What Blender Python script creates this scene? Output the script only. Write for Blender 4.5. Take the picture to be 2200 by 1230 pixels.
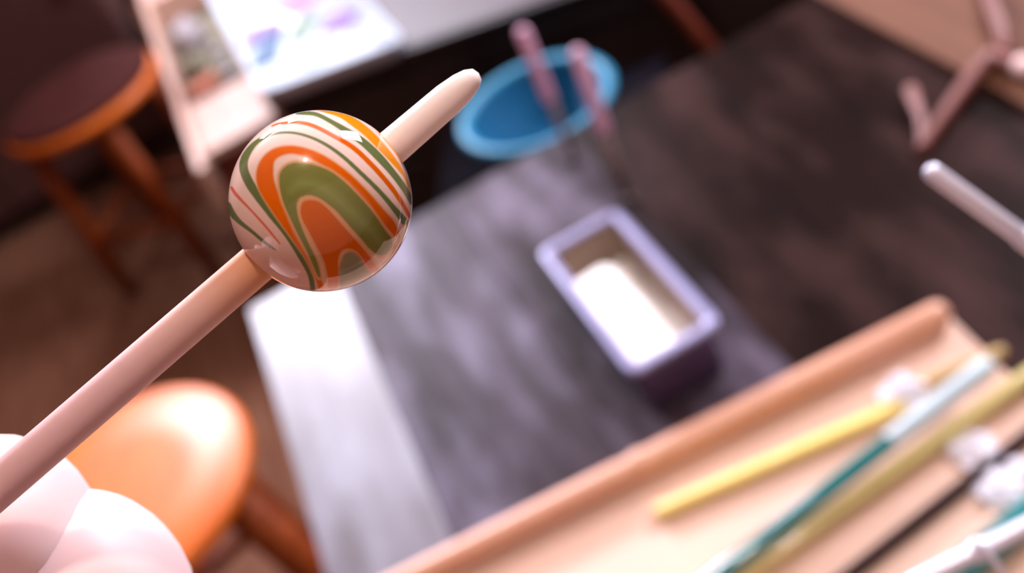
import bpy, bmesh, math, random
import numpy as np
from mathutils import Vector, Matrix, Euler
random.seed(4)
PI = math.pi
C = bpy.context.scene.collection
S = bpy.context.scene
for o in list(bpy.data.objects): bpy.data.objects.remove(o)

# ---------------------------------------------------------------- camera
F = 2300.0
Yc = Vector((-1015, -1509, F)).normalized()
_k = F*F/(1015*.45+1509*.89)
Dc = Vector((.45*_k, .89*_k, F)).normalized()
Xc = Dc.cross(Yc).normalized()
if Xc.x < 0: Xc = -Xc
Yc = -(Dc.cross(Xc)) if (-(Dc.cross(Xc))).dot(Yc) > 0 else Dc.cross(Xc)
CAM = Vector((0, 0, 1.22))
def ray(px, py):                       # direction in the room of a picture point, unit depth
    r = Vector(((px-1100)/F, (py-615)/F, 1))
    return Vector((r.dot(Xc), r.dot(Yc), -r.dot(Dc)))
def P(px, py, z): return CAM + ray(px, py)*z
def at(px, py, Z):
    w = ray(px, py); return CAM + w*((Z-CAM.z)/w.z)
rt = ray(1101, 615)-ray(1100, 615); dn = ray(1100, 616)-ray(1100, 615); fw = ray(1100, 615)
rt.normalize(); dn.normalize(); fw.normalize()
cam_data = bpy.data.cameras.new('camera')
cam = bpy.data.objects.new('camera', cam_data); C.objects.link(cam); S.camera = cam
M = Matrix((rt, -dn, -fw)).transposed().to_4x4(); M.translation = CAM
cam.matrix_world = M
cam_data.sensor_width = 36; cam_data.lens = 36*F/2200
cam_data.clip_start = .004; cam_data.clip_end = 50
cam_data.dof.use_dof = True
cam_data.dof.focus_distance = .0855
cam_data.dof.aperture_fstop = 20.5

# ---------------------------------------------------------------- world, exposure, daylight
W = bpy.data.worlds.new('world'); S.world = W; W.use_nodes = True
W.node_tree.nodes['Background'].inputs[0].default_value = (.75, .8, 1, 1)
W.node_tree.nodes['Background'].inputs[1].default_value = 1.0
S.view_settings.view_transform = 'Standard'; S.view_settings.look = 'None'
S.view_settings.gamma = 1; S.view_settings.use_curve_mapping = False
S.view_settings.exposure = 1.25

def area(name, loc, target, sx, sy, power, col):
    l = bpy.data.lights.new(name, 'AREA'); l.shape = 'RECTANGLE'; l.size = sx; l.size_y = sy
    l.energy = power; l.color = col
    o = bpy.data.objects.new(name, l); C.objects.link(o); o.location = loc
    o.rotation_euler = (Vector(target)-Vector(loc)).to_track_quat('-Z', 'Y').to_euler()
    return o
BW = 4.2     # back wall
RW = 2.3     # right wall
DAY = (.89, .87, 1.0)
WIN_B = [(-.9, -.1, 2.1, 2.75), (.25, .7, 2.1, 2.7)]      # x0 x1 z0 z1 in the back wall
WIN_R = [(1.25, 2.1, 1.85, 2.9)]                                # y0 y1 z0 z1 in the right wall
for i, (a, b, c, d) in enumerate(WIN_B):
    area('daylight', ((a+b)/2, BW+.02, (c+d)/2), ((a+b)/2, 0, (c+d)/2), b-a, d-c, (115, 22)[i], DAY)
for (a, b, c, d) in WIN_R:
    area('daylight', (RW+.02, (a+b)/2, (c+d)/2), (0, (a+b)/2, (c+d)/2), b-a, d-c, 75, DAY)

# ---------------------------------------------------------------- materials
def mat(name): 
    m = bpy.data.materials.new(name); m.use_nodes = True
    return m, m.node_tree, m.node_tree.nodes['Principled BSDF']
def s2l(c):
    return tuple(((x/255)/12.92 if x/255 <= .04045 else (((x/255)+.055)/1.055)**2.4) for x in c)+(1,)
def plain(name, rgb, rough=.5, metal=0, var=.12, scale=30, spec=.5, trans=0, coat=0, bump=.0):
    m, nt, b = mat(name); N = nt.nodes; L = nt.links
    tc = N.new('ShaderNodeTexCoord'); no = N.new('ShaderNodeTexNoise'); no.inputs['Scale'].default_value = scale
    no.inputs['Detail'].default_value = 4
    L.new(tc.outputs['Object'], no.inputs['Vector'])
    r = N.new('ShaderNodeValToRGB'); c = s2l(rgb)
    r.color_ramp.elements[0].position = .3; r.color_ramp.elements[1].position = .7
    r.color_ramp.elements[0].color = tuple(x*(1-var) for x in c[:3])+(1,)
    r.color_ramp.elements[1].color = tuple(min(1, x*(1+var)) for x in c[:3])+(1,)
    L.new(no.outputs['Fac'], r.inputs[0]); L.new(r.outputs[0], b.inputs['Base Color'])
    b.inputs['Roughness'].default_value = rough; b.inputs['Metallic'].default_value = metal
    b.inputs['Specular IOR Level'].default_value = spec
    b.inputs['Transmission Weight'].default_value = trans; b.inputs['Coat Weight'].default_value = coat
    if bump:
        bp = N.new('ShaderNodeBump'); bp.inputs['Strength'].default_value = bump; bp.inputs['Distance'].default_value = .002
        L.new(no.outputs['Fac'], bp.inputs['Height']); L.new(bp.outputs[0], b.inputs['Normal'])
    return m
def wood(name, cols, rough=.4, stretch=(8, 1, 8), scale=6, blotch=None, spec=.5, coat=0):
    """grain along local Y"""
    m, nt, b = mat(name); N = nt.nodes; L = nt.links
    tc = N.new('ShaderNodeTexCoord'); mp = N.new('ShaderNodeMapping'); mp.inputs['Scale'].default_value = stretch
    L.new(tc.outputs['Object'], mp.inputs['Vector'])
    no = N.new('ShaderNodeTexNoise'); no.inputs['Scale'].default_value = scale; no.inputs['Detail'].default_value = 6
    no.inputs['Roughness'].default_value = .6
    L.new(mp.outputs[0], no.inputs['Vector'])
    r = N.new('ShaderNodeValToRGB')
    r.color_ramp.elements[0].position = .32; r.color_ramp.elements[1].position = .68
    r.color_ramp.elements[0].color = s2l(cols[0]); r.color_ramp.elements[1].color = s2l(cols[1])
    L.new(no.outputs['Fac'], r.inputs[0]); out = r.outputs[0]
    if blotch:
        n2 = N.new('ShaderNodeTexNoise'); n2.inputs['Scale'].default_value = blotch[1]; n2.inputs['Detail'].default_value = 5
        mp2 = N.new('ShaderNodeMapping'); mp2.inputs['Scale'].default_value = (3.2, 1.0, 1)
        L.new(tc.outputs['Object'], mp2.inputs['Vector']); L.new(mp2.outputs[0], n2.inputs['Vector'])
        r2 = N.new('ShaderNodeValToRGB'); r2.color_ramp.elements[0].position = .45; r2.color_ramp.elements[1].position = .72
        mx = N.new('ShaderNodeMixRGB'); mx.inputs[2].default_value = s2l(blotch[0])
        L.new(n2.outputs['Fac'], r2.inputs[0]); L.new(r2.outputs[0], mx.inputs[0]); L.new(out, mx.inputs[1]); out = mx.outputs[0]
    L.new(out, b.inputs['Base Color'])
    b.inputs['Roughness'].default_value = rough; b.inputs['Specular IOR Level'].default_value = spec
    b.inputs['Coat Weight'].default_value = coat
    return m
M_ = dict(
    floor=wood('floor_wood', ((92, 58, 42), (114, 78, 60)), .8, spec=.05),
    wall=plain('dark_wall', (60, 22, 13), .8), ceil=plain('ceiling_paint', (170, 150, 140), .9),
    wallp=plain('plaster', (160, 134, 120), .9),
    frame=plain('window_paint', (200, 195, 188), .5),
    glass=plain('window_glass', (255, 255, 255), .05, trans=1, var=0),
    table=wood('worn_dark_wood', ((16, 6, 4), (30, 14, 11)), .36, blotch=((58, 38, 36), 8), spec=.05),
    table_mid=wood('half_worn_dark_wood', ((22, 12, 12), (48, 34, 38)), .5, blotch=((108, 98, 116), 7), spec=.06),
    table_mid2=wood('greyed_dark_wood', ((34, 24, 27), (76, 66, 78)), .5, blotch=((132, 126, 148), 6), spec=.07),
    table_worn_sheen=wood('worn_sheen_wood', ((72, 62, 68), (106, 102, 114)), .4, blotch=((128, 128, 142), 7), spec=.4),  # left plank: paler finish, with the window's reflection put into its grey
    table_edge=wood('dark_table_leg', ((40, 24, 20), (62, 40, 34)), .5),
    orange=wood('orange_varnished_wood', ((198, 88, 8), (212, 106, 18)), .43, scale=3),
    orange_dark=wood('darkened_orange_wood', ((104, 42, 12), (142, 64, 22)), .55, spec=.15),  # stool leg colour, darkened to carry the shade of the table
    maroon=plain('maroon_cushion', (58, 22, 19), .9, spec=.1, bump=.2),
    pale=wood('pale_wood', ((190, 150, 132), (214, 176, 158)), .5),
    bamboo=wood('bamboo', ((208, 152, 124), (228, 174, 148)), .4, stretch=(1, 12, 12), scale=5),
    sheet=plain('pale_ply', (214, 178, 158), .55, var=.06, scale=9),
    redbrown=wood('red_brown_panel', ((96, 36, 20), (122, 50, 30)), .5),
    black=plain('black_lacquer', (22, 14, 16), .45, var=.4, scale=8),
    matte=plain('matte_black_paint', (16, 13, 20), .95, spec=.03, var=.3),
    greytop=plain('grey_laminate', (66, 56, 60), .5),
    white=plain('white_plastic', (196, 208, 222), .35, var=.03),
    lilac=plain('lilac_packet', (128, 100, 156), .6, spec=.2), pinkp=plain('pink_packet', (190, 120, 160), .6, spec=.2),
    greenp=plain('pale_green_packet', (96, 124, 84), .6, spec=.2), bluep=plain('grey_blue_packet', (80, 104, 132), .6, spec=.2),
    clear=plain('clear_plastic', (240, 244, 250), .1, trans=.7, var=0),
    grey=plain('grey_cloth', (150, 142, 146), .7), greyg=plain('dull_green_cloth', (110, 104, 84), .8),
    rust=plain('rust_block', (190, 96, 50), .6),
    blue=plain('blue_plastic', (0, 74, 112), .75, var=.05, spec=.15), bluerim=plain('blue_plastic_rim', (0, 116, 152), .5, var=.05),
    pinkrod=plain('pink_rod', (222, 170, 200), .5), brownrod=plain('taupe_rod', (120, 98, 92), .6),
    tin=plain('lilac_tin', (142, 140, 180), .35, metal=.2, var=.06), tinin=plain('tin_inside', (128, 104, 88), .6, var=.15),
    tinside=plain('tin_side', (84, 70, 104), .5, metal=.1),
    powder=plain('white_powder', (248, 244, 240), .95, var=.02, scale=200, bump=.4),
    yellow=plain('yellow_glass', (252, 226, 130), .35, var=.05, coat=.5),
    teal=plain('teal_glass', (10, 112, 114), .12, var=.1, coat=.6), olive=plain('olive_glass', (222, 206, 136), .2, trans=.25, coat=.5),
    palebl=plain('teal_highlight', (186, 206, 214), .3), amber=plain('straw_glass', (214, 186, 130), .2, trans=.3),
    dark=plain('dark_brown_glass', (36, 14, 20), .5, spec=.1), tissue=plain('white_tissue', (240, 238, 250), .9, var=.03),
    steel=plain('steel', (232, 230, 248), .35, metal=.3, var=.03), steeld=plain('dull_steel', (120, 116, 124), .35, metal=1),
    board=wood('brown_board', ((88, 54, 38), (108, 70, 50)), .7, spec=.2), copper=plain('red_brown_grip', (118, 62, 52), .5),
    knob=plain('pink_knob', (226, 190, 186), .4), skin=None)

m, nt, b = mat('skin'); M_['skin'] = m
no = nt.nodes.new('ShaderNodeTexNoise'); no.inputs['Scale'].default_value = 160
r = nt.nodes.new('ShaderNodeValToRGB'); r.color_ramp.elements[0].color = s2l((238, 202, 200)); r.color_ramp.elements[1].color = s2l((248, 218, 216))
tc = nt.nodes.new('ShaderNodeTexCoord'); nt.links.new(tc.outputs['Object'], no.inputs['Vector'])
nt.links.new(no.outputs['Fac'], r.inputs[0]); nt.links.new(r.outputs[0], b.inputs['Base Color'])
b.inputs['Roughness'].default_value = .5; b.inputs['Subsurface Weight'].default_value = .25
b.inputs['Subsurface Radius'].default_value = (.006, .003, .002); b.inputs['Subsurface Scale'].default_value = .3

# ---------------------------------------------------------------- helpers
def link(name, me, m, parent=None, smooth=True):
    if isinstance(me, bmesh.types.BMesh):
        bm = me; me = bpy.data.meshes.new(name); bmesh.ops.recalc_face_normals(bm, faces=bm.faces); bm.to_mesh(me); bm.free()
    o = bpy.data.objects.new(name, me); C.objects.link(o)
    if m: me.materials.append(m)
    for p in me.polygons: p.use_smooth = smooth
    if parent: o.parent = parent
    return o
def tag(o, label=None, cat=None, group=None, kind=None):
    if label: o['label'] = label
    if cat: o['category'] = cat
    if group: o['group'] = group
    if kind: o['kind'] = kind
    return o
def empty(name, loc, rz=0, label=None, cat=None, group=None):
    o = bpy.data.objects.new(name, None); C.objects.link(o); o.location = loc; o.rotation_euler = (0, 0, rz)
    o.empty_display_size = .02
    return tag(o, label, cat, group)
def box(bm, x0, x1, y0, y1, z0, z1, bev=0, seg=2):
    b2 = bmesh.new(); bmesh.ops.create_cube(b2, size=1)
    for v in b2.verts: v.co = Vector(((x0+x1)/2+v.co.x*(x1-x0), (y0+y1)/2+v.co.y*(y1-y0), (z0+z1)/2+v.co.z*(z1-z0)))
    if bev: bmesh.ops.bevel(b2, geom=b2.edges[:], offset=bev, segments=seg, affect='EDGES', profile=.5)
    me = bpy.data.meshes.new('t'); b2.to_mesh(me); b2.free(); bm.from_mesh(me); bpy.data.meshes.remove(me)
    return bm
def bx(name, m, parent, *a, smooth=False, **k):
    return link(name, box(bmesh.new(), *a, **k), m, parent, smooth)
def tube(bm, pts, rad, n=14, rnd=True, flat=1.0):
    """tapered tube through pts with rounded ends"""
    pts = [Vector(p) for p in pts]
    if not hasattr(rad, '__len__'): rad = [rad]*len(pts)
    rad = list(rad); P2 = []; R2 = []
    if rnd:
        d = (pts[1]-pts[0]).normalized()
        for a in (0.04, .35, .7): P2.append(pts[0]-d*rad[0]*math.cos(a*PI/2)*.9); R2.append(rad[0]*math.sin(a*PI/2))
    P2 += pts; R2 += rad
    if rnd:
        d = (pts[-1]-pts[-2]).normalized()
        for a in (.7, .35, .04): P2.append(pts[-1]+d*rad[-1]*math.cos(a*PI/2)*.9); R2.append(rad[-1]*math.sin(a*PI/2))
    up = None; rings = []
    for i, p in enumerate(P2):
        d = (P2[min(i+1, len(P2)-1)]-P2[max(i-1, 0)]).normalized()
        if up is None:
            up = Vector((0, 0, 1)) if abs(d.z) < .9 else Vector((1, 0, 0))
        side = d.cross(up).normalized(); up = side.cross(d).normalized()
        rings.append([bm.verts.new(p+(side*math.cos(t)+up*math.sin(t)*flat)*R2[i]) for t in [2*PI*j/n for j in range(n)]])
    for a, b_ in zip(rings, rings[1:]):
        for j in range(n): bm.faces.new((a[j], a[(j+1) % n], b_[(j+1) % n], b_[j]))
    bm.faces.new(rings[0][::-1]); bm.faces.new(rings[-1])
    return bm
def lathe(bm, prof, n=48):
    rings = []
    for r, z in prof:
        if r < 1e-6: rings.append([bm.verts.new((0, 0, z))])
        else: rings.append([bm.verts.new((r*math.cos(2*PI*j/n), r*math.sin(2*PI*j/n), z)) for j in range(n)])
    for a, b_ in zip(rings, rings[1:]):
        for j in range(n):
            k = (j+1) % n
            if len(a) == 1 and len(b_) == 1: continue
            if len(a) == 1: bm.faces.new((a[0], b_[k], b_[j]))
            elif len(b_) == 1: bm.faces.new((a[j], a[k], b_[0]))
            else: bm.faces.new((a[j], a[k], b_[k], b_[j]))
    return bm
def struct(name, bm, m, parent=None, smooth=False):
    o = link(name, bm, m, parent, smooth)
    if not parent: o['kind'] = 'structure'
    return o

# ---------------------------------------------------------------- room
X0, X1, Y0, Y1, ZT = -1.9, RW, -1.6, BW, 3.0
struct('floor', box(bmesh.new(), X0-.1, X1+.1, Y0-.1, Y1+.1, -.1, 0), M_['floor'])
struct('ceiling', box(bmesh.new(), X0-.1, X1+.1, Y0-.1, Y1+.1, ZT, ZT+.1), M_['ceil'])
struct('wall_left', box(bmesh.new(), X0-.1, X0, Y0-.1, Y1+.1, 0, ZT), M_['wall'])
struct('wall_front', box(bmesh.new(), X0, X1, Y0-.1, Y0, 0, ZT), M_['wallp'])
def wall_holes(name, mk, u0, u1, holes, m):
    bm = bmesh.new(); z0 = min(h[2] for h in holes); z1 = max(h[3] for h in holes)
    mk(bm, u0, u1, 0, z0); mk(bm, u0, u1, z1, ZT)
    u = u0
    for h in holes: mk(bm, u, h[0], z0, z1); u = h[1]
    mk(bm, u, u1, z0, z1)
    return struct(name, bm, m)
wall_holes('wall_back', lambda bm, a, b_, c, d: box(bm, a, b_, Y1, Y1+.1, c, d), X0, X1, WIN_B, M_['wall'])
wall_holes('wall_right', lambda bm, a, b_, c, d: box(bm, X1, X1+.1, a, b_, c, d), Y0, Y1, WIN_R, M_['wall'])
k = 1
for (a, b_, c, d) in WIN_B:
    w = empty('window_%d' % k, ((a+b_)/2, Y1+.05, c)); w['kind'] = 'structure'; k += 1
    h = (b_-a)/2; H = d-c; bm = bmesh.new()
    for q in ((-h, -h+.03, 0, H), (h-.03, h, 0, H), (-h, h, 0, .03), (-h, h, H-.03, H)): box(bm, q[0], q[1], .0, .05, q[2], q[3])
    link('window_frame', bm, M_['frame'], w, False); bx('pane', M_['glass'], w, -h+.03, h-.03, .02, .025, .03, H-.03)
for (a, b_, c, d) in WIN_R:
    w = empty('window_%d' % k, (X1+.05, (a+b_)/2, c)); w['kind'] = 'structure'; k += 1
    h = (b_-a)/2; H = d-c; bm = bmesh.new()
    for q in ((-h, -h+.03, 0, H), (h-.03, h, 0, H), (-h, h, 0, .03), (-h, h, H-.03, H)): box(bm, 0, .05, q[0], q[1], q[2], q[3])
    link('window_frame', bm, M_['frame'], w, False); bx('pane', M_['glass'], w, .02, .025, -h+.03, h-.03, .03, H-.03)
struct('baseboard_back', box(bmesh.new(), X0, X1, Y1-.02, Y1, 0, .1, .003), M_['table_edge'])
# small ceiling lamp that gives the tiny glint on the bead
lm = empty('ceiling_lamp', (.28, -.05, ZT), 0, 'small round white ceiling lamp above the worktable', 'lamp')
link('lamp_base', lathe(bmesh.new(), [(0, 0), (.09, 0), (.09, -.03), (.05, -.04), (0, -.04)]), M_['frame'], lm)
sh = link('lamp_shade', lathe(bmesh.new(), [(.05, -.04), (.075, -.06), (.07, -.1), (.04, -.13), (0, -.14)]), None, lm)
m, nt, b = mat('lamp_glow'); b.inputs['Emission Color'].default_value = (1, .93, .85, 1); b.inputs['Emission Strength'].default_value = 120
sh.data.materials.append(m)

# ---------------------------------------------------------------- worktable
TZ = .72; TX0, TX1, TY0, TY1 = -.15, .72, -.1, .787
tb = empty('worktable', (.28, .35, 0), 0, 'dark worn wooden worktable made of wide planks, left plank greyed with painted window sheen', 'table')
tb_loc = Vector((.28, .35, 0))
edges = [TX0, -.068, .045, .165, .285, .41, .53, .63, TX1]
for i, (a, b_) in enumerate(zip(edges, edges[1:])):
    g = .0003
    o = bx('plank', M_['table_worn_sheen'] if i == 0 else M_['table_mid2'] if i == 1 else M_['table_mid'] if i == 2 else M_['table'], tb, a+g-.28, b_-g-.28, TY0-.35, TY1-.35, TZ-.03, TZ-(0, .0006, .0003)[i % 3], bev=.0003)
for (x, y) in ((TX0+.06, TY0+.06), (TX1-.06, TY0+.06), (TX0+.06, TY1-.06), (TX1-.06, TY1-.06)):
    bx('leg', M_['table_edge'], tb, x-.03-.28, x+.03-.28, y-.03-.35, y+.03-.35, 0, TZ-.03, bev=.003)
bm = bmesh.new()
box(bm, TX0+.05-.28, TX1-.05-.28, TY1-.07-.35, TY1-.05-.35, TZ-.11, TZ-.03); box(bm, TX0+.05-.28, TX1-.05-.28, TY0+.05-.35, TY0+.07-.35, TZ-.11, TZ-.03)
box(bm, TX0+.05-.28, TX0+.07-.28, TY0+.07-.35, TY1-.07-.35, TZ-.11, TZ-.03); box(bm, TX1-.07-.28, TX1-.05-.28, TY0+.07-.35, TY1-.07-.35, TZ-.11, TZ-.03)
link('apron', bm, M_['table_edge'], tb, False)

# ---------------------------------------------------------------- black chest, tray of packets, pale crate
CZ = .45
a = at(570, 208, CZ); b2 = at(1230, -18, CZ); dx = (b2-a); dx.z = 0; ang = math.atan2(dx.y, dx.x)
ch = empty('chest', (a.x, a.y, 0), ang, 'long low black chest with a grey top standing behind the worktable', 'chest')
Lc = 1.15
bx('body', M_['black'], ch, 0, Lc, .012, .62, .03, CZ-.02, bev=.004)
bx('top', M_['black'], ch, -.008, Lc+.008, 0, .63, CZ-.0199, CZ-.002, bev=.003)
bx('top_panel', M_['greytop'], ch, .006, Lc-.01, .014, .61, CZ-.00199, CZ, bev=.0006)
for i in range(3):
    d0 = bx('drawer', M_['black'], ch, .02+i*.37, .375+i*.37, -.002, .0119, .08, CZ-.045, bev=.003)
    d1 = link('knob', lathe(bmesh.new(), [(0, 0), (.006, 0), (.006, .01), (.012, .016), (.01, .024), (0, .026)], 16), M_['black'], d0)
    d1.location = (.1975+i*.37, -.002, .24); d1.rotation_euler = (PI/2, 0, 0)
bx('plinth', M_['black'], ch, .02, Lc-.02, .03, .6, 0, .0299)

cm = ch.matrix_basis.copy()
c0 = Matrix.Translation((a.x, a.y, 0)) @ Matrix.Rotation(ang, 4, 'Z')
def on_chest(px, py, Z=CZ):
    return c0.inverted() @ at(px, py, Z)
q1 = on_chest(560, 196, CZ+.03); q2 = on_chest(450, -5, CZ+.03); q3 = on_chest(865, 85, CZ+.03)
def rrect(x0, x1, y0, y1, r, n=6):
    out = []
    for cx, cy, s in ((x1-r, y1-r, 0), (x0+r, y1-r, 1), (x0+r, y0+r, 2), (x1-r, y0+r, 3)):
        for k in range(n+1):
            t = (s+k/n)*PI/2; out.append((cx+r*math.cos(t), cy+r*math.sin(t)))
    return out
def loftloops(bm, loops, cap0=True, cap1=True):
    rings = [[bm.verts.new(p) for p in lp] for lp in loops]; n = len(rings[0])
    for A, B in zip(rings, rings[1:]):
        for j in range(n): bm.faces.new((A[j], A[(j+1) % n], B[(j+1) % n], B[j]))
    if cap0: bm.faces.new(rings[0][::-1])
    if cap1: bm.faces.new(rings[-1])
    return bm
def open_tray(w, d, h, r, t, slope=.0, rimw=0):
    """rounded open container, base at z 0, outer size w x d at the rim"""
    def lp(ins, z): return [(x, y, z) for x, y in rrect(-w/2+ins, w/2-ins, -d/2+ins, d/2-ins, max(.002, r-ins*.6))]
    L = [lp(slope+rimw, 0), lp(rimw, h*.97)]
    if rimw: L += [lp(0, h*.97)]
    L += [lp(0, h), lp(rimw+t, h), lp(slope+rimw+t, t)]
    return loftloops(bmesh.new(), L)
tw, td = .30, .62
e0 = on_chest(560, 198, CZ+.03); e1_ = on_chest(450, 0, CZ+.03); e2_ = on_chest(868, 84, CZ+.03)
fx = (e2_-e0).xy; fy = (e1_-e0).xy.normalized(); tw = fx.length; fx = fx.normalized()
# left edge of the tray follows the chest's left end
trl = Matrix.Translation((.0, 0, 0))
tc_ = c0 @ Vector((e0.x+fx.x*tw/2+fy.x*td/2, e0.y+fx.y*tw/2+fy.y*td/2, CZ))
wt = empty('storage_tray', tc_, ang, 'bright white plastic tray filled with pale packets on the black chest', 'tray')
bm = open_tray(tw, td, .03, .03, .004, .006)
for v in bm.verts: v.co.x, v.co.y = fx.x*v.co.x+fy.x*v.co.y, fx.y*v.co.x+fy.y*v.co.y
link('tray_shell', bm, M_['white'], wt)
T = Matrix.Translation(tc_) @ Matrix.Rotation(ang, 4, 'Z') @ Matrix(((fx.x, fy.x, 0, 0), (fx.y, fy.y, 0, 0), (0, 0, 1, 0), (0, 0, 0, 1)))
pk = [('lilac', -.07, .02, .09, .07, .3, 'lilac plastic packet in the white tray, leftmost'), ('pinkp', .03, .1, .08, .06, -.4, 'pink plastic packet in the white tray, at the back'),
      ('greenp', .0, -.04, .07, .05, .9, 'pale green packet near the middle of the white tray'), ('bluep', -.085, -.08, .06, .13, .1, 'grey blue packet near the front of the white tray'),
      ('lilac', .07, -.07, .07, .08, -.2, 'lilac plastic packet at the right side of the white tray')]
def packet(w, d, h):
    bm = bmesh.new(); n = 10
    g = [[None]*(n+1) for _ in range(n+1)]; g2 = [[None]*(n+1) for _ in range(n+1)]
    for i in range(n+1):
        for j in range(n+1):
            u, v = i/n*2-1, j/n*2-1; hh = h*(1-u**4)*(1-v**4)*(.75+.25*math.sin(u*5+v*3))
            g[i][j] = bm.verts.new((u*w/2, v*d/2, .001+hh)); g2[i][j] = bm.verts.new((u*w/2, v*d/2, 0))
    for i in range(n):
        for j in range(n):
            bm.faces.new((g[i][j], g[i+1][j], g[i+1][j+1], g[i][j+1])); bm.faces.new((g2[i][j], g2[i][j+1], g2[i+1][j+1], g2[i+1][j]))
    for i in range(n):
        bm.faces.new((g[i][0], g2[i][0], g2[i+1][0], g[i+1][0])); bm.faces.new((g[i+1][n], g2[i+1][n], g2[i][n], g[i][n]))
        bm.faces.new((g[0][i+1], g2[0][i+1], g2[0][i], g[0][i])); bm.faces.new((g[n][i], g2[n][i], g2[n][i+1], g[n][i+1]))
    return bm
for mm, x, y, w, d, rz, lab in pk:
    o = link('packet', packet(w, d, .012), M_[mm], None); p = T @ Vector((x, y, .0042)); o.location = p; o.rotation_euler = (0, 0, ang+rz)
    tag(o, lab, 'packet', 'packets in the white tray')
cup = link('lid', lathe(bmesh.new(), [(0, 0), (.036, 0), (.04, .012), (.038, .013), (.034, .004), (0, .003)]), M_['clear'])
cup.location = T @ Vector((-.01, -.165, .0042)); tag(cup, 'round clear plastic lid at the front of the white tray', 'lid')

# dark cupboard behind the far stool
cb = empty('cupboard', (-1.12, 3.0, 0), 0, 'dark maroon wooden cupboard standing behind the cushioned stool', 'cupboard')
bx('carcass', M_['wall'], cb, -.75, .75, -.2, .2, .06, 1.1, bev=.004)
bx('top', M_['wall'], cb, -.77, .77, -.225, .21, 1.1001, 1.13, bev=.004)
bx('plinth', M_['table_edge'], cb, -.72, .72, -.17, .18, 0, .0599)
for i in range(3):
    dd = bx('door', M_['wall'], cb, -.735+i*.495, -.745+(i+1)*.495, -.218, -.2001, .08, 1.08, bev=.004)
    bx('handle', M_['table_edge'], dd, -.30+i*.495, -.285+i*.495, -.236, -.2181, .5, .62, bev=.003)
# pale wooden crate left of the chest
A1 = at(425, 372, .36); A2 = at(300, 0, .36); A3 = at(575, 262, .36)
cr_ang = math.atan2((A2-A1).y, (A2-A1).x) - PI/2
cr = empty('crate', (A1.x, A1.y, 0), cr_ang, 'pale wooden crate on a red-brown stand beside the black chest, holding odds and ends', 'crate')
WX = .158
bx('side_panel', M_['pale'], cr, 0, .018, 0, 1.4, .27, .365, bev=.003)
bx('side_panel', M_['pale'], cr, WX, WX+.014, .131, 1.4, .27, .30, bev=.003)
bx('front_panel', M_['redbrown'], cr, .0181, WX+.014, .115, .1309, .27, .3249, bev=.001)
bx('ledge', M_['pale'], cr, .0181, WX+.014, .09, .33, .325, .345, bev=.003)
bx('divider', M_['pale'], cr, .0181, WX-.0001, 1.02, 1.2, .2821, .362, bev=.003)
bx('bottom', M_['greyg'], cr, .0181, WX-.0001, .131, 1.39, .27, .282)
bx('stand', M_['redbrown'], cr, .002, WX+.012, .10, 1.38, 0, .2699, bev=.004)
Tm = Matrix.Translation((A1.x, A1.y, 0)) @ Matrix.Rotation(cr_ang, 4, 'Z')
def blob(name, m, loc, sx, sy, sz, lab, cat, seed=0, flat0=True):
    bm = bmesh.new(); bmesh.ops.create_icosphere(bm, subdivisions=3, radius=1)
    rr = random.Random(seed); ph = [rr.uniform(0, 6) for _ in range(6)]
    for v in bm.verts:
        c = v.co; k = 1+.16*math.sin(4*c.x+ph[0])*math.sin(5*c.y+ph[1])+.1*math.sin(9*c.z+ph[2])*math.sin(8*c.x+ph[3])
        v.co = Vector((c.x*k*sx, c.y*k*sy, max(-.55, c.z*k)*sz))
    lo = min(v.co.z for v in bm.verts)
    for v in bm.verts: v.co.z -= lo
    o = link(name, bm, m); o.location = loc; return tag(o, lab, cat)
blob('cloth_bundle', M_['grey'], Tm @ Vector((.07, .82, .282)), .042, .075, .04, 'crumpled grey cloth in the middle of the pale crate', 'cloth', 1)
blob('cloth_bundle', M_['greyg'], Tm @ Vector((.055, .64, .282)), .032, .045, .03, 'dull green cloth scrap in front of the grey cloth in the pale crate', 'cloth', 2)
o = bx('wood_block', M_['rust'], None, -.035, .035, -.025, .025, 0, .03, bev=.004); o.location = Tm @ Vector((.062, .50, .282)); o.rotation_euler = (0, 0, .4); tag(o, 'rust orange block lying in the pale crate', 'block')
for (x, y, hh, lab) in ((.125, .57, .05, 'small frosted jar in the pale crate against its right side'), (.128, .42, .045, 'small frosted jar in the pale crate just behind its front ledge')):
    j = empty('jar', Tm @ Vector((x, y, .282)), 0, lab, 'jar')
    link('jar_body', lathe(bmesh.new(), [(0, 0), (.019, 0), (.021, .004), (.021, hh*.75), (.015, hh*.85), (.015, hh)], 24), M_['clear'], j)
    link('lid', lathe(bmesh.new(), [(0, hh), (.017, hh), (.017, hh+.008), (0, hh+.009)], 24), M_['grey'], j)

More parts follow.
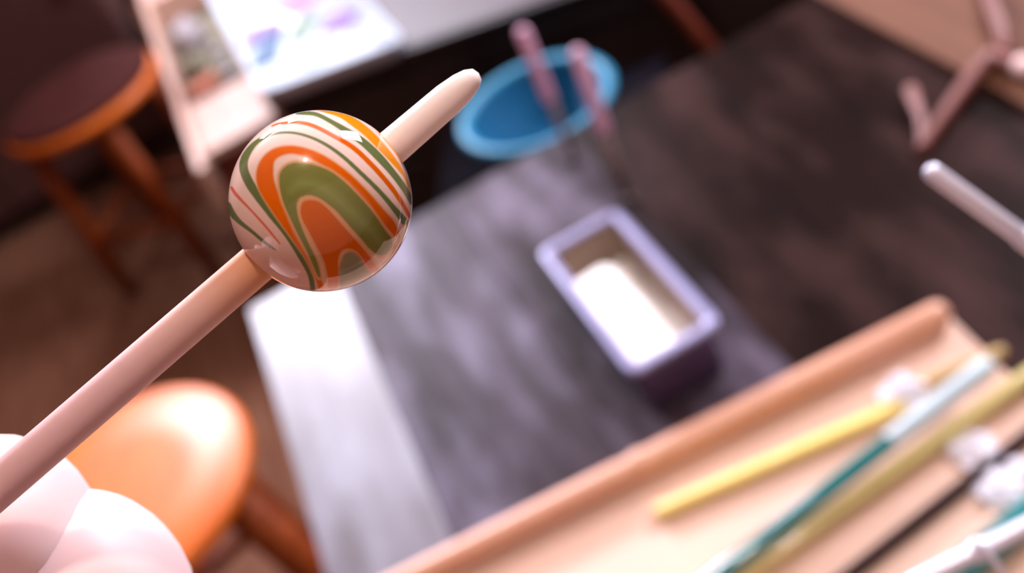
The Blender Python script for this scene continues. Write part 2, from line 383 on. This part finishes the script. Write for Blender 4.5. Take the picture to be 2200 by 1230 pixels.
# ---------------------------------------------------------------- stools
def stool(name, c, r, h, rz, seatm, rimm, label, splay=.03, lr=.02, cushion=False, legs=4, legm=None):
    t = empty(name, (c[0], c[1], 0), rz, label, 'stool')
    link('seat', lathe(bmesh.new(), [(0, h-.03), (r*.9, h-.03), (r*.985, h-.022), (r, h-.012), (r*.99, h-.004), (r*.96, h), (r*.5, h-.002), (0, h-.002)], 64), rimm, t)
    if cushion: link('cushion', lathe(bmesh.new(), [(0, h-.001), (r*.93, h-.001), (r*.955, h+.006), (r*.9, h+.012), (r*.5, h+.016), (0, h+.017)], 64), seatm, t)
    for i in range(legs):
        th = 2*PI*i/legs
        p0 = Vector((math.cos(th)*r*.78, math.sin(th)*r*.78, h-.03)); p1 = Vector((math.cos(th)*(r*.78+splay), math.sin(th)*(r*.78+splay), .0))
        link('leg', tube(bmesh.new(), [p0, p0.lerp(p1, .5), p1], [lr, lr*.95, lr*.8], 14, rnd=False), legm or rimm, t)
    for i in range(legs):
        th = 2*PI*i/legs; th2 = 2*PI*(i+1)/legs; z = h*.35; rr = r*.78+splay*.65
        link('stretcher', tube(bmesh.new(), [(math.cos(th)*rr, math.sin(th)*rr, z), (math.cos(th2)*rr, math.sin(th2)*rr, z)], lr*.5, 10, rnd=False), legm or rimm, t)
    return t
stool('stool', (-.448, 1.017), .172, .44, math.radians(-27), None, M_['orange'], 'round orange wooden stool left of the worktable, sheen on its seat', splay=.06, lr=.026, legm=M_['orange_dark'])
stool('stool', (-.457, 2.275), .178, .44, math.radians(-74), M_['maroon'], M_['orange'], 'round stool with dark maroon cushion and orange rim at the upper left', splay=.03, lr=.02, cushion=True, legm=M_['orange_dark'])

# ---------------------------------------------------------------- bowl on a dark low bench
bn = empty('bench', (.27, 1.40, 0), ang, 'low black bench under the blue bowl', 'bench')
bx('bench_top', M_['matte'], bn, -.19, .19, -.14, .14, .315, .335, bev=.003)
for sx in (-.165, .165):
    for sy in (-.11, .11): bx('leg', M_['black'], bn, sx-.015, sx+.015, sy-.015, sy+.015, 0, .3149)
R = .121
bowl = empty('bowl', (.262, 1.385, .335), 0, 'bright blue plastic bowl on the low bench behind the worktable', 'bowl')
link('bowl_shell', lathe(bmesh.new(), [(0, 0), (.06, 0), (.066, .004), (R*.86, .062), (R*.9, .072), (R*.87, .0725), (R*.82, .064), (.06, .008), (0, .006)], 64), M_['blue'], bowl)
link('rim', lathe(bmesh.new(), [(R*.87, .0726), (R*.9, .0721), (R*1.02, .072), (R*1.03, .076), (R*1.0, .082), (R*.93, .082), (R*.87, .078), (R*.87, .0726)], 64), M_['bluerim'], bowl)

# leaning pole right of the bowl
pl_ = at(1640, 240, .15); pt_ = at(1425, -5, .41)
p0 = pl_ + (pl_-pt_)*(.15/.26)
q = pt_ + (pt_-pl_)*.3
o = link('wooden_pole', tube(bmesh.new(), [Vector((0, 0, .012)), q-p0+Vector((0, 0, .012))], .013, 12), M_['redbrown']); o.location = p0
tag(o, 'red-brown wooden pole slanting in the dark behind the table', 'pole')

# ---------------------------------------------------------------- two upright rods behind the tin
for (bp_, tp, lab) in (((1236, 345), (1120, 62), 'pink-topped upright rod in front of the blue bowl, the left of two'),
                       ((1350, 432), (1238, 105), 'pink-topped upright rod in front of the blue bowl, the right of two')):
    base = at(bp_[0], bp_[1], TZ)
    w = ray(*tp); z = base.y/w.y; top = CAM+w*z
    L = top-base
    t = empty('upright_rod', base, 0, lab, 'rod', 'pair of upright rods')
    link('foot', lathe(bmesh.new(), [(0, 0), (.006, 0), (.0055, .003), (.004, .005), (0, .005)], 20), M_['table_edge'], t)
    link('shaft', tube(bmesh.new(), [L*.03+Vector((0, 0, .002)), L*.5], .0033, 10, rnd=False), M_['brownrod'], t)
    link('pink_end', tube(bmesh.new(), [L*.5, L*.97], .0054, 12), M_['pinkrod'], t)

# ---------------------------------------------------------------- tin with white powder
rz_ = .765
c4 = [at(1150, 530, rz_), at(1330, 455, rz_), at(1555, 695, rz_), at(1350, 800, rz_)]
cc = sum(c4, Vector())/4
ty = (c4[1]+c4[0])/2-(c4[2]+c4[3])/2; tx = (c4[1]+c4[2])/2-(c4[0]+c4[3])/2
ta = math.atan2(ty.y, ty.x)-PI/2; wl, ll = tx.length, ty.length
tn = empty('tin', (cc.x, cc.y, TZ), ta, 'open rectangular lilac metal tin holding white powder on the worktable', 'tin')
hT = rz_-TZ
link('tin_body', open_tray(wl-.010, ll-.010, hT-.004, .006, .0012), M_['tinside'], tn)
# rim: rolled frame
rim = bmesh.new()
def lp(ins, z): return [(x, y, z) for x, y in rrect(-wl/2+ins, wl/2-ins, -ll/2+ins, ll/2-ins, max(.001, .008-ins*.7))]
loops = [lp(0, hT-.004), lp(-.0005, hT-.001), lp(.001, hT), lp(.0068, hT), lp(.0075, hT-.002), lp(.0068, hT-.0039), lp(.002, hT-.0039)]
loftloops(rim, loops+[loops[0]], False, False); bmesh.ops.remove_doubles(rim, verts=rim.verts, dist=1e-6)
link('rim', rim, M_['tin'], tn)
lin = bmesh.new()
def lp2(ins, z): return [(x, y, z) for x, y in rrect(-wl/2+ins, wl/2-ins, -ll/2+ins, ll/2-ins, .004)]
loftloops(lin, [lp2(.0062, .002), lp2(.0062, hT-.0042), lp2(.0072, hT-.0042), lp2(.0072, .003)], True, True)
link('lining', lin, M_['tinin'], tn)
# powder heap: grid surface higher towards the left wall and the near end
bm = bmesh.new(); nx, ny = 22, 44; G = []
xa, xb, ya, yb = -wl/2+.0073, wl/2-.0073, -ll/2+.0073, ll/2-.0073
for i in range(nx+1):
    row = []
    for j in range(ny+1):
        u, v = i/nx, j/ny
        su = min(1, max(0, (1.06-u)/.62)); su = su*su*(3-2*su); sv = min(1, max(0, (.97-v)/.22)); sv = sv*sv*(3-2*sv)
        z = .006+.031*su*(.25+.75*sv)*(.4+.6*sv)+.0006*math.sin(u*9+v*5)+.0005*math.sin(v*21)
        row.append(bm.verts.new((xa+(xb-xa)*u, ya+(yb-ya)*v, z)))
    G.append(row)
for i in range(nx):
    for j in range(ny): bm.faces.new((G[i][j], G[i+1][j], G[i+1][j+1], G[i][j+1]))
e = bmesh.ops.extrude_face_region(bm, geom=bm.faces[:])
for v in [g for g in e['geom'] if isinstance(g, bmesh.types.BMVert)]: v.co.z = .0032
pw = link('powder', bm, M_['powder']); pw.location = (cc.x, cc.y, TZ); pw.rotation_euler = (0, 0, ta)
tag(pw, 'bright white powder filling the lilac tin', 'powder', kind='stuff')

# ---------------------------------------------------------------- pale tray with bamboo rail and glass rods
bz = TZ+.008
RL = at(870, 1228, bz+.016); RR = at(2018, 652, bz+.016); dr = (RR-RL).normalized(); ra = math.atan2(dr.y, dr.x)
Lr = (RR-RL).length; ex = .09
gt = empty('glass_rod_tray', (RL.x, RL.y, TZ), ra, 'pale wooden tray edged with a bamboo strip at the lower right of the table', 'tray')
bx('tray_base', M_['sheet'], gt, -ex, Lr+.006, -.42, .009, 0, .008, bev=.0015)
seg = (at(1375, 1000, bz+.016)-RL).length
rail = bmesh.new(); n = 60; pts = []; rad = []
for i in range(n+1):
    x = -ex+.004+(Lr+ex-.006)*i/n; d = abs(x-seg)
    pts.append((x, 0, .0075+.0085)); rad.append(.0078+.0011*math.exp(-(d/.0025)**2)-.0006*math.exp(-((d-.006)/.003)**2))
tube(rail, pts, rad, 18, flat=1.05)
link('rail', rail, M_['bamboo'], gt)

def rod(name, pa, pb, r, m, label, group=None, dz=0, n=12, cat='rod', ta_=None, tb_=None, zb=None):
    """a rod lying between two picture points at heights above the tray"""
    za = bz+r+dz; zb_ = za if zb is None else bz+r+zb
    A = at(*pa, za); B = at(*pb, zb_)
    o = link(name, tube(bmesh.new(), [Vector((0, 0, 0)), (B-A)*.5, B-A], r, n), m); o.location = A
    return tag(o, label, cat, group), A, B
G1 = 'glass rods on the pale tray'
rod('glass_rod', (1418, 1098), (1935, 872), .0042, M_['yellow'], 'short opaque yellow glass rod lying on the pale tray', G1)
o, A, B = rod('glass_rod', (1420, 1330), (2115, 790), .0050, M_['teal'], 'teal glass rod crossing the tray, whitish highlight painted on upper end', G1, dz=.0110)
fr = link('highlight_end', tube(bmesh.new(), [(B-A)*.70, (B-A)*.86, (B-A)*1.005], .0055, 12), M_['palebl'], o)  # pale sleeve that paints a whitish highlight on the rod's upper part
rod('glass_rod', (1520, 1290), (2230, 795), .0052, M_['olive'], 'translucent olive yellow glass rod beside the teal one', G1, dz=0)
rod('glass_rod', (1955, 835), (2150, 755), .0035, M_['amber'], 'short straw-coloured glass rod at the far right corner of the tray', G1, dz=0)
rod('glass_rod', (1790, 1260), (2290, 870), .0036, M_['dark'], 'thin dark brown glass rod right of the olive one', G1, dz=.0)
rod('glass_rod', (2020, 1262), (2300, 1030), .008, M_['teal'], 'thick dark teal glass rod at the right picture edge', G1, dz=.0)

def tissue(px, py, size, lab, seed, tall=.8):
    bm = bmesh.new(); rr = random.Random(seed); n = 9
    c = bm.verts.new((0, 0, size*.25)); 
    bmesh.ops.create_icosphere(bm, subdivisions=3, radius=size)
    bm.verts.ensure_lookup_table(); bm.verts.remove(c) if c.is_valid else None
    ph = [rr.uniform(0, 6.28) for _ in range(8)]
    for v in bm.verts:
        d = v.co.normalized(); th = math.atan2(d.y, d.x)
        k = .62+.38*abs(math.sin(2.5*th+ph[0]+2*d.z))+.18*math.sin(11*d.x+ph[1])*math.sin(9*d.y+ph[2])
        v.co = Vector((d.x*k*size, d.y*k*size, max(-.2, d.z*(.7+.4*math.sin(3*th+ph[3])))*size*tall))
    lo = min(v.co.z for v in bm.verts)
    for v in bm.verts: v.co.z -= lo
    o = link('crumpled_tissue', bm, M_['tissue'], None, False); o.location = at(px, py, bz+size*.3); o.location.z = bz
    return tag(o, lab, 'tissue', 'white scraps on the tray')
tissue(1943, 845, .0135, 'crumpled white tissue at the end of the yellow rod', 3, 1.0)
tissue(2092, 960, .0125, 'pointed white tissue scrap between the olive and brown rods', 5, .5)
tissue(2140, 1040, .0125, 'white tissue scrap between the brown rod and thick teal rod', 8, .5)
tissue(2185, 1005, .009, 'small white tissue scrap at the right picture edge', 11, .5)

# ---------------------------------------------------------------- brown board and tongs at the upper right
bb = at(1780, 10, TZ); 
brd = bx('board', M_['board'], None, 0, .26, -.42, 0, 0, .006, bev=.001, smooth=False); brd.location = (.415, .785, TZ)
tag(brd, 'flat brown board lying on the right side of the worktable', 'board')
tg = empty('tongs', at(1985, 312, TZ), 0, 'reddish brown V-shaped tongs with a curved arm beside the brown board', 'tongs')
T0 = at(1985, 312, TZ)
def tpts(l): return [at(x, y, TZ+h)-T0 for x, y, h in l]
link('long_arm', tube(bmesh.new(), tpts([(1982, 315, .006), (2045, 225, .008), (2100, 150, .012), (2125, 118, .014)]), [.0045, .0055, .0065, .0055], 12), M_['copper'], tg)
link('short_arm', tube(bmesh.new(), tpts([(1984, 308, .006), (1980, 255, .008), (1958, 195, .008)]), [.0035, .0035, .0055], 12), M_['copper'], tg)
link('curved_arm', tube(bmesh.new(), tpts([(2125, 118, .014), (2160, 112, .014), (2150, 60, .014), (2128, 5, .014), (2110, -60, .012)]), [.004, .005, .0055, .0055, .005], 12), M_['copper'], tg)
link('cross_arm', tube(bmesh.new(), tpts([(2125, 118, .014), (2200, 145, .014)]), [.005, .005], 12), M_['copper'], tg)
kb = link('knob', tube(bmesh.new(), tpts([(2196, 140, .014), (2225, 150, .014)]), [.0075, .008], 14), M_['knob'], tg); kb['label'] = 'pale pink knob'

# ---------------------------------------------------------------- steel rods reaching in from a stand outside the frame
post = Vector((.335, .16, 1.04))
st = empty('clamp_stand', (post.x, post.y, TZ), 0, 'metal clamp stand on the worktable beyond the right picture edge', 'stand')
link('base', lathe(bmesh.new(), [(0, 0), (.045, 0), (.045, .008), (.04, .011), (0, .011)]), M_['steeld'], st)
link('pole', tube(bmesh.new(), [(0, 0, .0111), (0, 0, post.z-TZ+.06)], .004, 14), M_['steeld'], st)
A = P(2004, 370, .175); B = P(2204, 514, .180); d = (B-A)

o = link('steel_rod', tube(bmesh.new(), [Vector((0, 0, 0)), d*.985], .00155, 16), M_['steel']); o.location = A
tag(o, 'silver steel rod with a free end pointing over the right side of the table', 'rod')
hd = Vector((post.x, post.y, (A+d*2.5).z))-A
link('sleeve', tube(bmesh.new(), [d*.97, d*1.3, d*2.5, hd], [.0019, .0019, .0019, .0019], 14), M_['steel'], o)
A = P(1960, 1252, .20); B = P(2200, 1132, .20); d = B-A
o = link('steel_rod', tube(bmesh.new(), [Vector((0, 0, 0)), d, d*1.8, Vector((post.x, post.y, (A+d*2.0).z))-A], .0017, 16), M_['steel']); o.location = A
tag(o, 'silver steel rod with a thin wire clip at the lower right corner', 'rod')
cA = P(2095, 1160, .1975)-A; cB = P(2125, 1190, .1975)-A; cC = P(2165, 1245, .199)-A
link('clip', tube(bmesh.new(), [cA, cB, cC], .0006, 8), M_['steel'], o)
link('collar', tube(bmesh.new(), [d*.57, d*.62], .0022, 14), M_['steel'], o)

# ---------------------------------------------------------------- the bead on its rod, held by a hand
BD = .089; Rb = .0075
bc = P(691, 433, BD); vz = (CAM-bc).normalized(); vx = (rt-vz*rt.dot(vz)).normalized(); vy = vz.cross(vx)
Bm = Matrix((vx, vy, vz)).transposed()
la = P(560, 560, BD+.000); lb = P(841, 318, BD+.001); rd = (lb-la).normalized()
mid = (la+lb)/2
# rod frame: local z along the rod
rodroot = empty('bead_rod', mid, 0, 'pinkish cream coated rod with a rounded tip running through the striped bead', 'rod')
rq = Vector((0, 0, 1)).rotation_difference(rd)
rodroot.rotation_mode = 'QUATERNION'; rodroot.rotation_quaternion = rq
rel = lambda p: (p-mid).dot(rd)
tipz = rel(P(1030, 158, BD+.0016)); 
pf = [(-.062, .00172), (-.03, .00172), (-.0075, .00169), (-.004, .0016), (0, .0016), (.0075, .00152), (tipz-.0035, .00142), (tipz-.0018, .00124), (tipz-.0008, .00098), (tipz-.0002, .0006), (tipz, 0)]
bm = lathe(bmesh.new(), [(0, -.062)]+[(r_, z_) for z_, r_ in pf], 40)
m, nt, b = mat('rod_coating'); N = nt.nodes; L = nt.links
tc = N.new('ShaderNodeTexCoord'); sx = N.new('ShaderNodeSeparateXYZ'); L.new(tc.outputs['Object'], sx.inputs[0])
no = N.new('ShaderNodeTexNoise'); no.inputs['Scale'].default_value = 900; no.inputs['Detail'].default_value = 5; L.new(tc.outputs['Object'], no.inputs[0])
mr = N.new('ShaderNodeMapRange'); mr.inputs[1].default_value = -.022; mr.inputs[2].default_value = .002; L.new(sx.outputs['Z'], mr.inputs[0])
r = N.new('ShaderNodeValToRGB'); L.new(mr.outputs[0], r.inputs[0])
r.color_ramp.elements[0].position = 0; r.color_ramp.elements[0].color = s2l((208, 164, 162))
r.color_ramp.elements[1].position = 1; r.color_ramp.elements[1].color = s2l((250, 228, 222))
e = r.color_ramp.elements.new(.35); e.color = s2l((212, 164, 152)); e = r.color_ramp.elements.new(.62); e.color = s2l((214, 140, 92)); e = r.color_ramp.elements.new(.72); e.color = s2l((214, 140, 92))  # tan band beside the bead paints its orange reflected on the rod
L.new(r.outputs[0], b.inputs['Base Color']); b.inputs['Roughness'].default_value = .6
bp = N.new('ShaderNodeBump'); bp.inputs['Strength'].default_value = .25; bp.inputs['Distance'].default_value = .0001
L.new(no.outputs['Fac'], bp.inputs['Height']); L.new(bp.outputs[0], b.inputs['Normal'])
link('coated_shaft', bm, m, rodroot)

# bead mesh and its swirled stripes
def spline(pts, n=14):
    P_ = np.array(pts, float); out = []
    for i in range(len(P_)-1):
        p0, p1, p2, p3 = P_[max(i-1, 0)], P_[i], P_[i+1], P_[min(i+2, len(P_)-1)]
        for t in np.linspace(0, 1, n, endpoint=False):
            out.append(.5*((2*p1)+(-p0+p2)*t+(2*p0-5*p1+4*p2-p3)*t*t+(-p0+3*p1-3*p2+p3)*t**3))
    out.append(P_[-1]); return np.array(out)
U = 340; V = 300
th = np.linspace(0, PI, V+1)[:, None]; ph = np.linspace(0, 2*PI, U, endpoint=False)[None, :]
# poles on the rod axis
ax = (Bm.transposed() @ rd).normalized()
e1 = ax.cross(Vector((0, 0, 1))).normalized(); e2 = ax.cross(e1)
AX, E1, E2 = (np.array(v) for v in (ax, e1, e2))
g = (np.sin(th)*np.cos(ph))[..., None]*E1+(np.sin(th)*np.sin(ph))[..., None]*E2+(np.cos(th)*np.ones_like(ph))[..., None]*AX
g = g.reshape(-1, 3)
al = g@AX; shape = 1-.0*al**2
pos = g*Rb
# pattern coordinates (the swirl repeats mirrored on the back of the bead)
z = np.abs(g[:, 2]); k = 1/(1-np.clip(g[:, 2], -1, 1)*Rb/BD)
pu = g[:, 0]*k; pv = g[:, 1]*k
pu = np.where(g[:, 2] < -.15, -pu, pu)
wx = 672+pu*521; wy = 624-pv*514
def dist_poly(pts):
    P_ = np.asarray(pts); best = np.full(wx.shape, 1e9); bw = np.zeros(wx.shape)
    for a_, b_ in zip(P_[:-1], P_[1:]):
        d_ = b_[:2]-a_[:2]; L2 = (d_**2).sum()+1e-9
        t = np.clip(((wx-a_[0])*d_[0]+(wy-a_[1])*d_[1])/L2, 0, 1)
        dd = np.hypot(wx-a_[0]-t*d_[0], wy-a_[1]-t*d_[1]); mk = dd < best
        best = np.where(mk, dd, best)
        if P_.shape[1] > 2: bw = np.where(mk, a_[2]+t*(b_[2]-a_[2]), bw)
    return best, bw
def inside(pts):
    P_ = np.asarray(pts); c = np.zeros(wx.shape, bool); j = len(P_)-1
    for i in range(len(P_)):
        xi, yi, xj, yj = P_[i][0], P_[i][1], P_[j][0], P_[j][1]
        if yi != yj: c ^= ((yi > wy) != (yj > wy)) & (wx < (xj-xi)*(wy-yi)/(yj-yi)+xi)
        j = i
    return c
def lin(c): return np.array(s2l(c)[:3])
BASE = (234, 206, 196)
col = np.tile(lin(BASE), (len(wx), 1))
# soft variation: paler towards the top, peachier at the lower left
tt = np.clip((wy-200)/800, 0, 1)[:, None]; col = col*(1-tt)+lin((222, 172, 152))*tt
def paint(mask, c):
    global col
    mask = np.clip(mask, 0, 1)[:, None]; col = col*(1-mask)+lin(c)*mask
def stroke(pts, c, soft=7, halo=None):
    s = spline(pts, 8); d_, w_ = dist_poly(s); w_ = w_*1.12+2
    if halo: paint((w_/2+halo[1]-d_)/14+.5, halo[0])
    paint((w_/2-d_)/soft+.5, c)
def fill(pts, c, soft=8, halo=None):
    s = spline(list(pts)+[pts[0]], 8); d_, _ = dist_poly(s); sd = np.where(inside(s), d_, -d_)
    if halo: paint((sd+halo[1])/14+.5, halo[0])
    paint(sd/soft+.5, c)
GR = (120, 120, 56); GR2 = (98, 108, 62); OR = (220, 96, 0); OR2 = (206, 90, 0); YE = (222, 134, 18); TAN = (214, 152, 104)
# upper bands
stroke([(660, 105, 10), (780, 128, 30), (860, 172, 40), (940, 232, 42), (1020, 312, 40), (1090, 392, 30), (1150, 475, 14), (1175, 540, 8)], YE)
stroke([(985, 205, 6), (1060, 290, 8), (1120, 370, 8), (1165, 450, 6)], YE)
stroke([(540, 128, 10), (570, 126, 16), (650, 132, 20), (740, 175, 22), (840, 235, 32), (920, 290, 38), (1000, 365, 40), (1080, 455, 34), (1150, 548, 32), (1195, 630, 26)], GR2)
stroke([(400, 200, 6), (440, 186, 8), (540, 178, 14), (620, 192, 18), (720, 238, 20), (850, 312, 24), (950, 402, 24), (1050, 512, 24), (1130, 622, 22), (1180, 712, 16)], OR2)
stroke([(615, 1125, 24), (600, 1035, 26), (540, 920, 28), (470, 805, 30), (390, 700, 34), (320, 600, 42), (268, 520, 44), (238, 440, 42), (250, 370, 36), (310, 292, 22), (400, 246, 12), (500, 235, 11), (600, 255, 13), (700, 300, 16), (800, 370, 18), (900, 462, 20), (1000, 560, 22), (1080, 652, 26), (1150, 738, 36)], GR2)
stroke([(668, 1130, 22), (640, 1045, 26), (590, 935, 30), (520, 822, 38), (450, 705, 56), (392, 600, 72), (358, 515, 82), (358, 440, 74), (385, 378, 50), (440, 342, 40), (520, 332, 34), (620, 358, 38), (720, 412, 42), (820, 488, 44), (920, 588, 46), (1010, 690, 44), (1070, 760, 44), (1100, 812, 24)], OR, halo=(TAN, 7))
# green arch with tan left leg
fill([(436, 540), (438, 470), (478, 420), (550, 402), (640, 418), (722, 450), (804, 510), (884, 590), (962, 680), (1032, 780), (1078, 852), (1062, 905), (1010, 935), (950, 900), (900, 842), (830, 764), (760, 682), (700, 632), (640, 595), (590, 588), (548, 606), (530, 650), (545, 730), (580, 830), (640, 960), (660, 1050), (640, 1040), (590, 920), (530, 800), (480, 690), (450, 610)], GR, halo=(TAN, 14))
stroke([(500, 560, 10), (560, 520, 34), (640, 530, 44), (740, 590, 50), (850, 690, 50), (950, 790, 40), (1010, 860, 12)], (134, 142, 76), soft=60)
# inner teardrop
fill([(552, 690), (558, 640), (590, 616), (650, 622), (704, 662), (772, 738), (852, 828), (902, 888), (950, 948), (990, 1012), (960, 1032), (925, 990), (885, 925), (835, 895), (785, 905), (762, 960), (765, 1030), (760, 1100), (735, 1132), (705, 1130), (700, 1050), (680, 960), (640, 880), (600, 800), (565, 735)], OR2, halo=(TAN, 16))
fill([(778, 980), (800, 930), (840, 915), (880, 940), (920, 1005), (950, 1045), (900, 1082), (790, 1118), (770, 1100), (772, 1030)], (138, 128, 92), soft=14, halo=((190, 120, 84), 8))
# left side thin lines
stroke([(168, 545, 12), (190, 580, 16), (225, 620, 12), (285, 685, 9), (355, 765, 10), (430, 860, 6)], (214, 96, 70))
stroke([(150, 640, 22), (170, 690, 30), (210, 738, 22), (280, 795, 16), (345, 852, 14), (405, 895, 6)], GR2)
nv = len(pos)
quads = []
idx = np.arange(nv).reshape(V+1, U)
faces = np.stack([idx[:-1, :], idx[1:, :], np.roll(idx[1:, :], -1, 1), np.roll(idx[:-1, :], -1, 1)], -1).reshape(-1, 4)
me = bpy.data.meshes.new('bead'); me.from_pydata(pos.tolist(), [], faces.tolist())
at_ = me.color_attributes.new('stripe_colour', 'FLOAT_COLOR', 'POINT')
at_.data.foreach_set('color', np.concatenate([col, np.ones((nv, 1))], 1).astype(np.float32).ravel())
m, nt, b = mat('striped_glass'); N = nt.nodes; L = nt.links
vc = N.new('ShaderNodeVertexColor'); vc.layer_name = 'stripe_colour'; L.new(vc.outputs[0], b.inputs['Base Color'])
b.inputs['Roughness'].default_value = .5; b.inputs['Specular IOR Level'].default_value = .0
b.inputs['Coat Weight'].default_value = 1; b.inputs['Coat Roughness'].default_value = .015; b.inputs['Coat IOR'].default_value = 1.5

bead = link('bead', me, m); bead.matrix_world = Matrix.Translation(bc) @ Bm.to_4x4()
tag(bead, 'glossy round cream glass bead with swirled orange and green stripes on the rod', 'bead')

# hand: one skinned surface, skeleton laid out in the room
def skin_hand():
    V_ = []; E_ = []; R_ = []
    def add(p, r_, par=None):
        V_.append(p); R_.append(r_); i = len(V_)-1
        if par is not None: E_.append((par, i))
        return i
    H = lambda x, y, z_: P(x, y, z_)
    wr = add(H(-2700, 4000, .145), .026)
    add(H(-3700, 5400, .165), .029, wr)
    pc = add(H(-2150, 3200, .128), .024, wr)
    chains = [
        [(-1750, 2500, .118, .0125), (-900, 1900, .106, .0094), (-560, 1600, .1025, .0088), (-330, 1390, .0995, .0083), (-120, 1215, .0990, .0104), (190, 1040, .0990, .0104)],
        [(-1550, 2800, .120, .0125), (-650, 2140, .107, .0094), (-330, 1790, .103, .0088), (-110, 1560, .0995, .0083), (70, 1380, .1005, .0108), (375, 1120, .1025, .0112)],
        [(-1350, 3100, .122, .012), (-480, 2450, .110, .009), (-200, 2120, .106, .0084), (20, 1900, .103, .008), (150, 1760, .102, .0064)],
        [(-1150, 3350, .124, .011), (-420, 2780, .114, .008), (-180, 2500, .110, .0075), (0, 2300, .108, .007), (90, 2190, .107, .0056)],
    ]
    for chn in chains:
        prev = pc
        for x, y, z_, r_ in chn: prev = add(H(x, y, z_), r_, prev)
    prev = add(H(-2100, 2750, .104), .014, pc)
    for x, y, z_, r_ in [(-1500, 2200, .088, .0115), (-900, 1780, .079, .0096), (-600, 1540, .0765, .0090), (-440, 1410, .0762, .0074)]: prev = add(H(x, y, z_), r_, prev)
    return V_, E_, R_
Vh, Eh, Rh = skin_hand()
org = Vh[0].copy()
me = bpy.data.meshes.new('hand'); me.from_pydata([v-org for v in Vh], Eh, [])
hand = bpy.data.objects.new('hand', me); C.objects.link(hand); hand.location = org; me.materials.append(M_['skin'])
sk = hand.modifiers.new('skin', 'SKIN'); sk.use_smooth_shade = True
for i, r_ in enumerate(Rh): me.skin_vertices[0].data[i].radius = (r_, r_)
me.skin_vertices[0].data[0].use_root = True
sb = hand.modifiers.new('sub', 'SUBSURF'); sb.levels = 3; sb.render_levels = 3
tag(hand, 'pale hand in the lower left corner gripping the bead rod', 'hand')
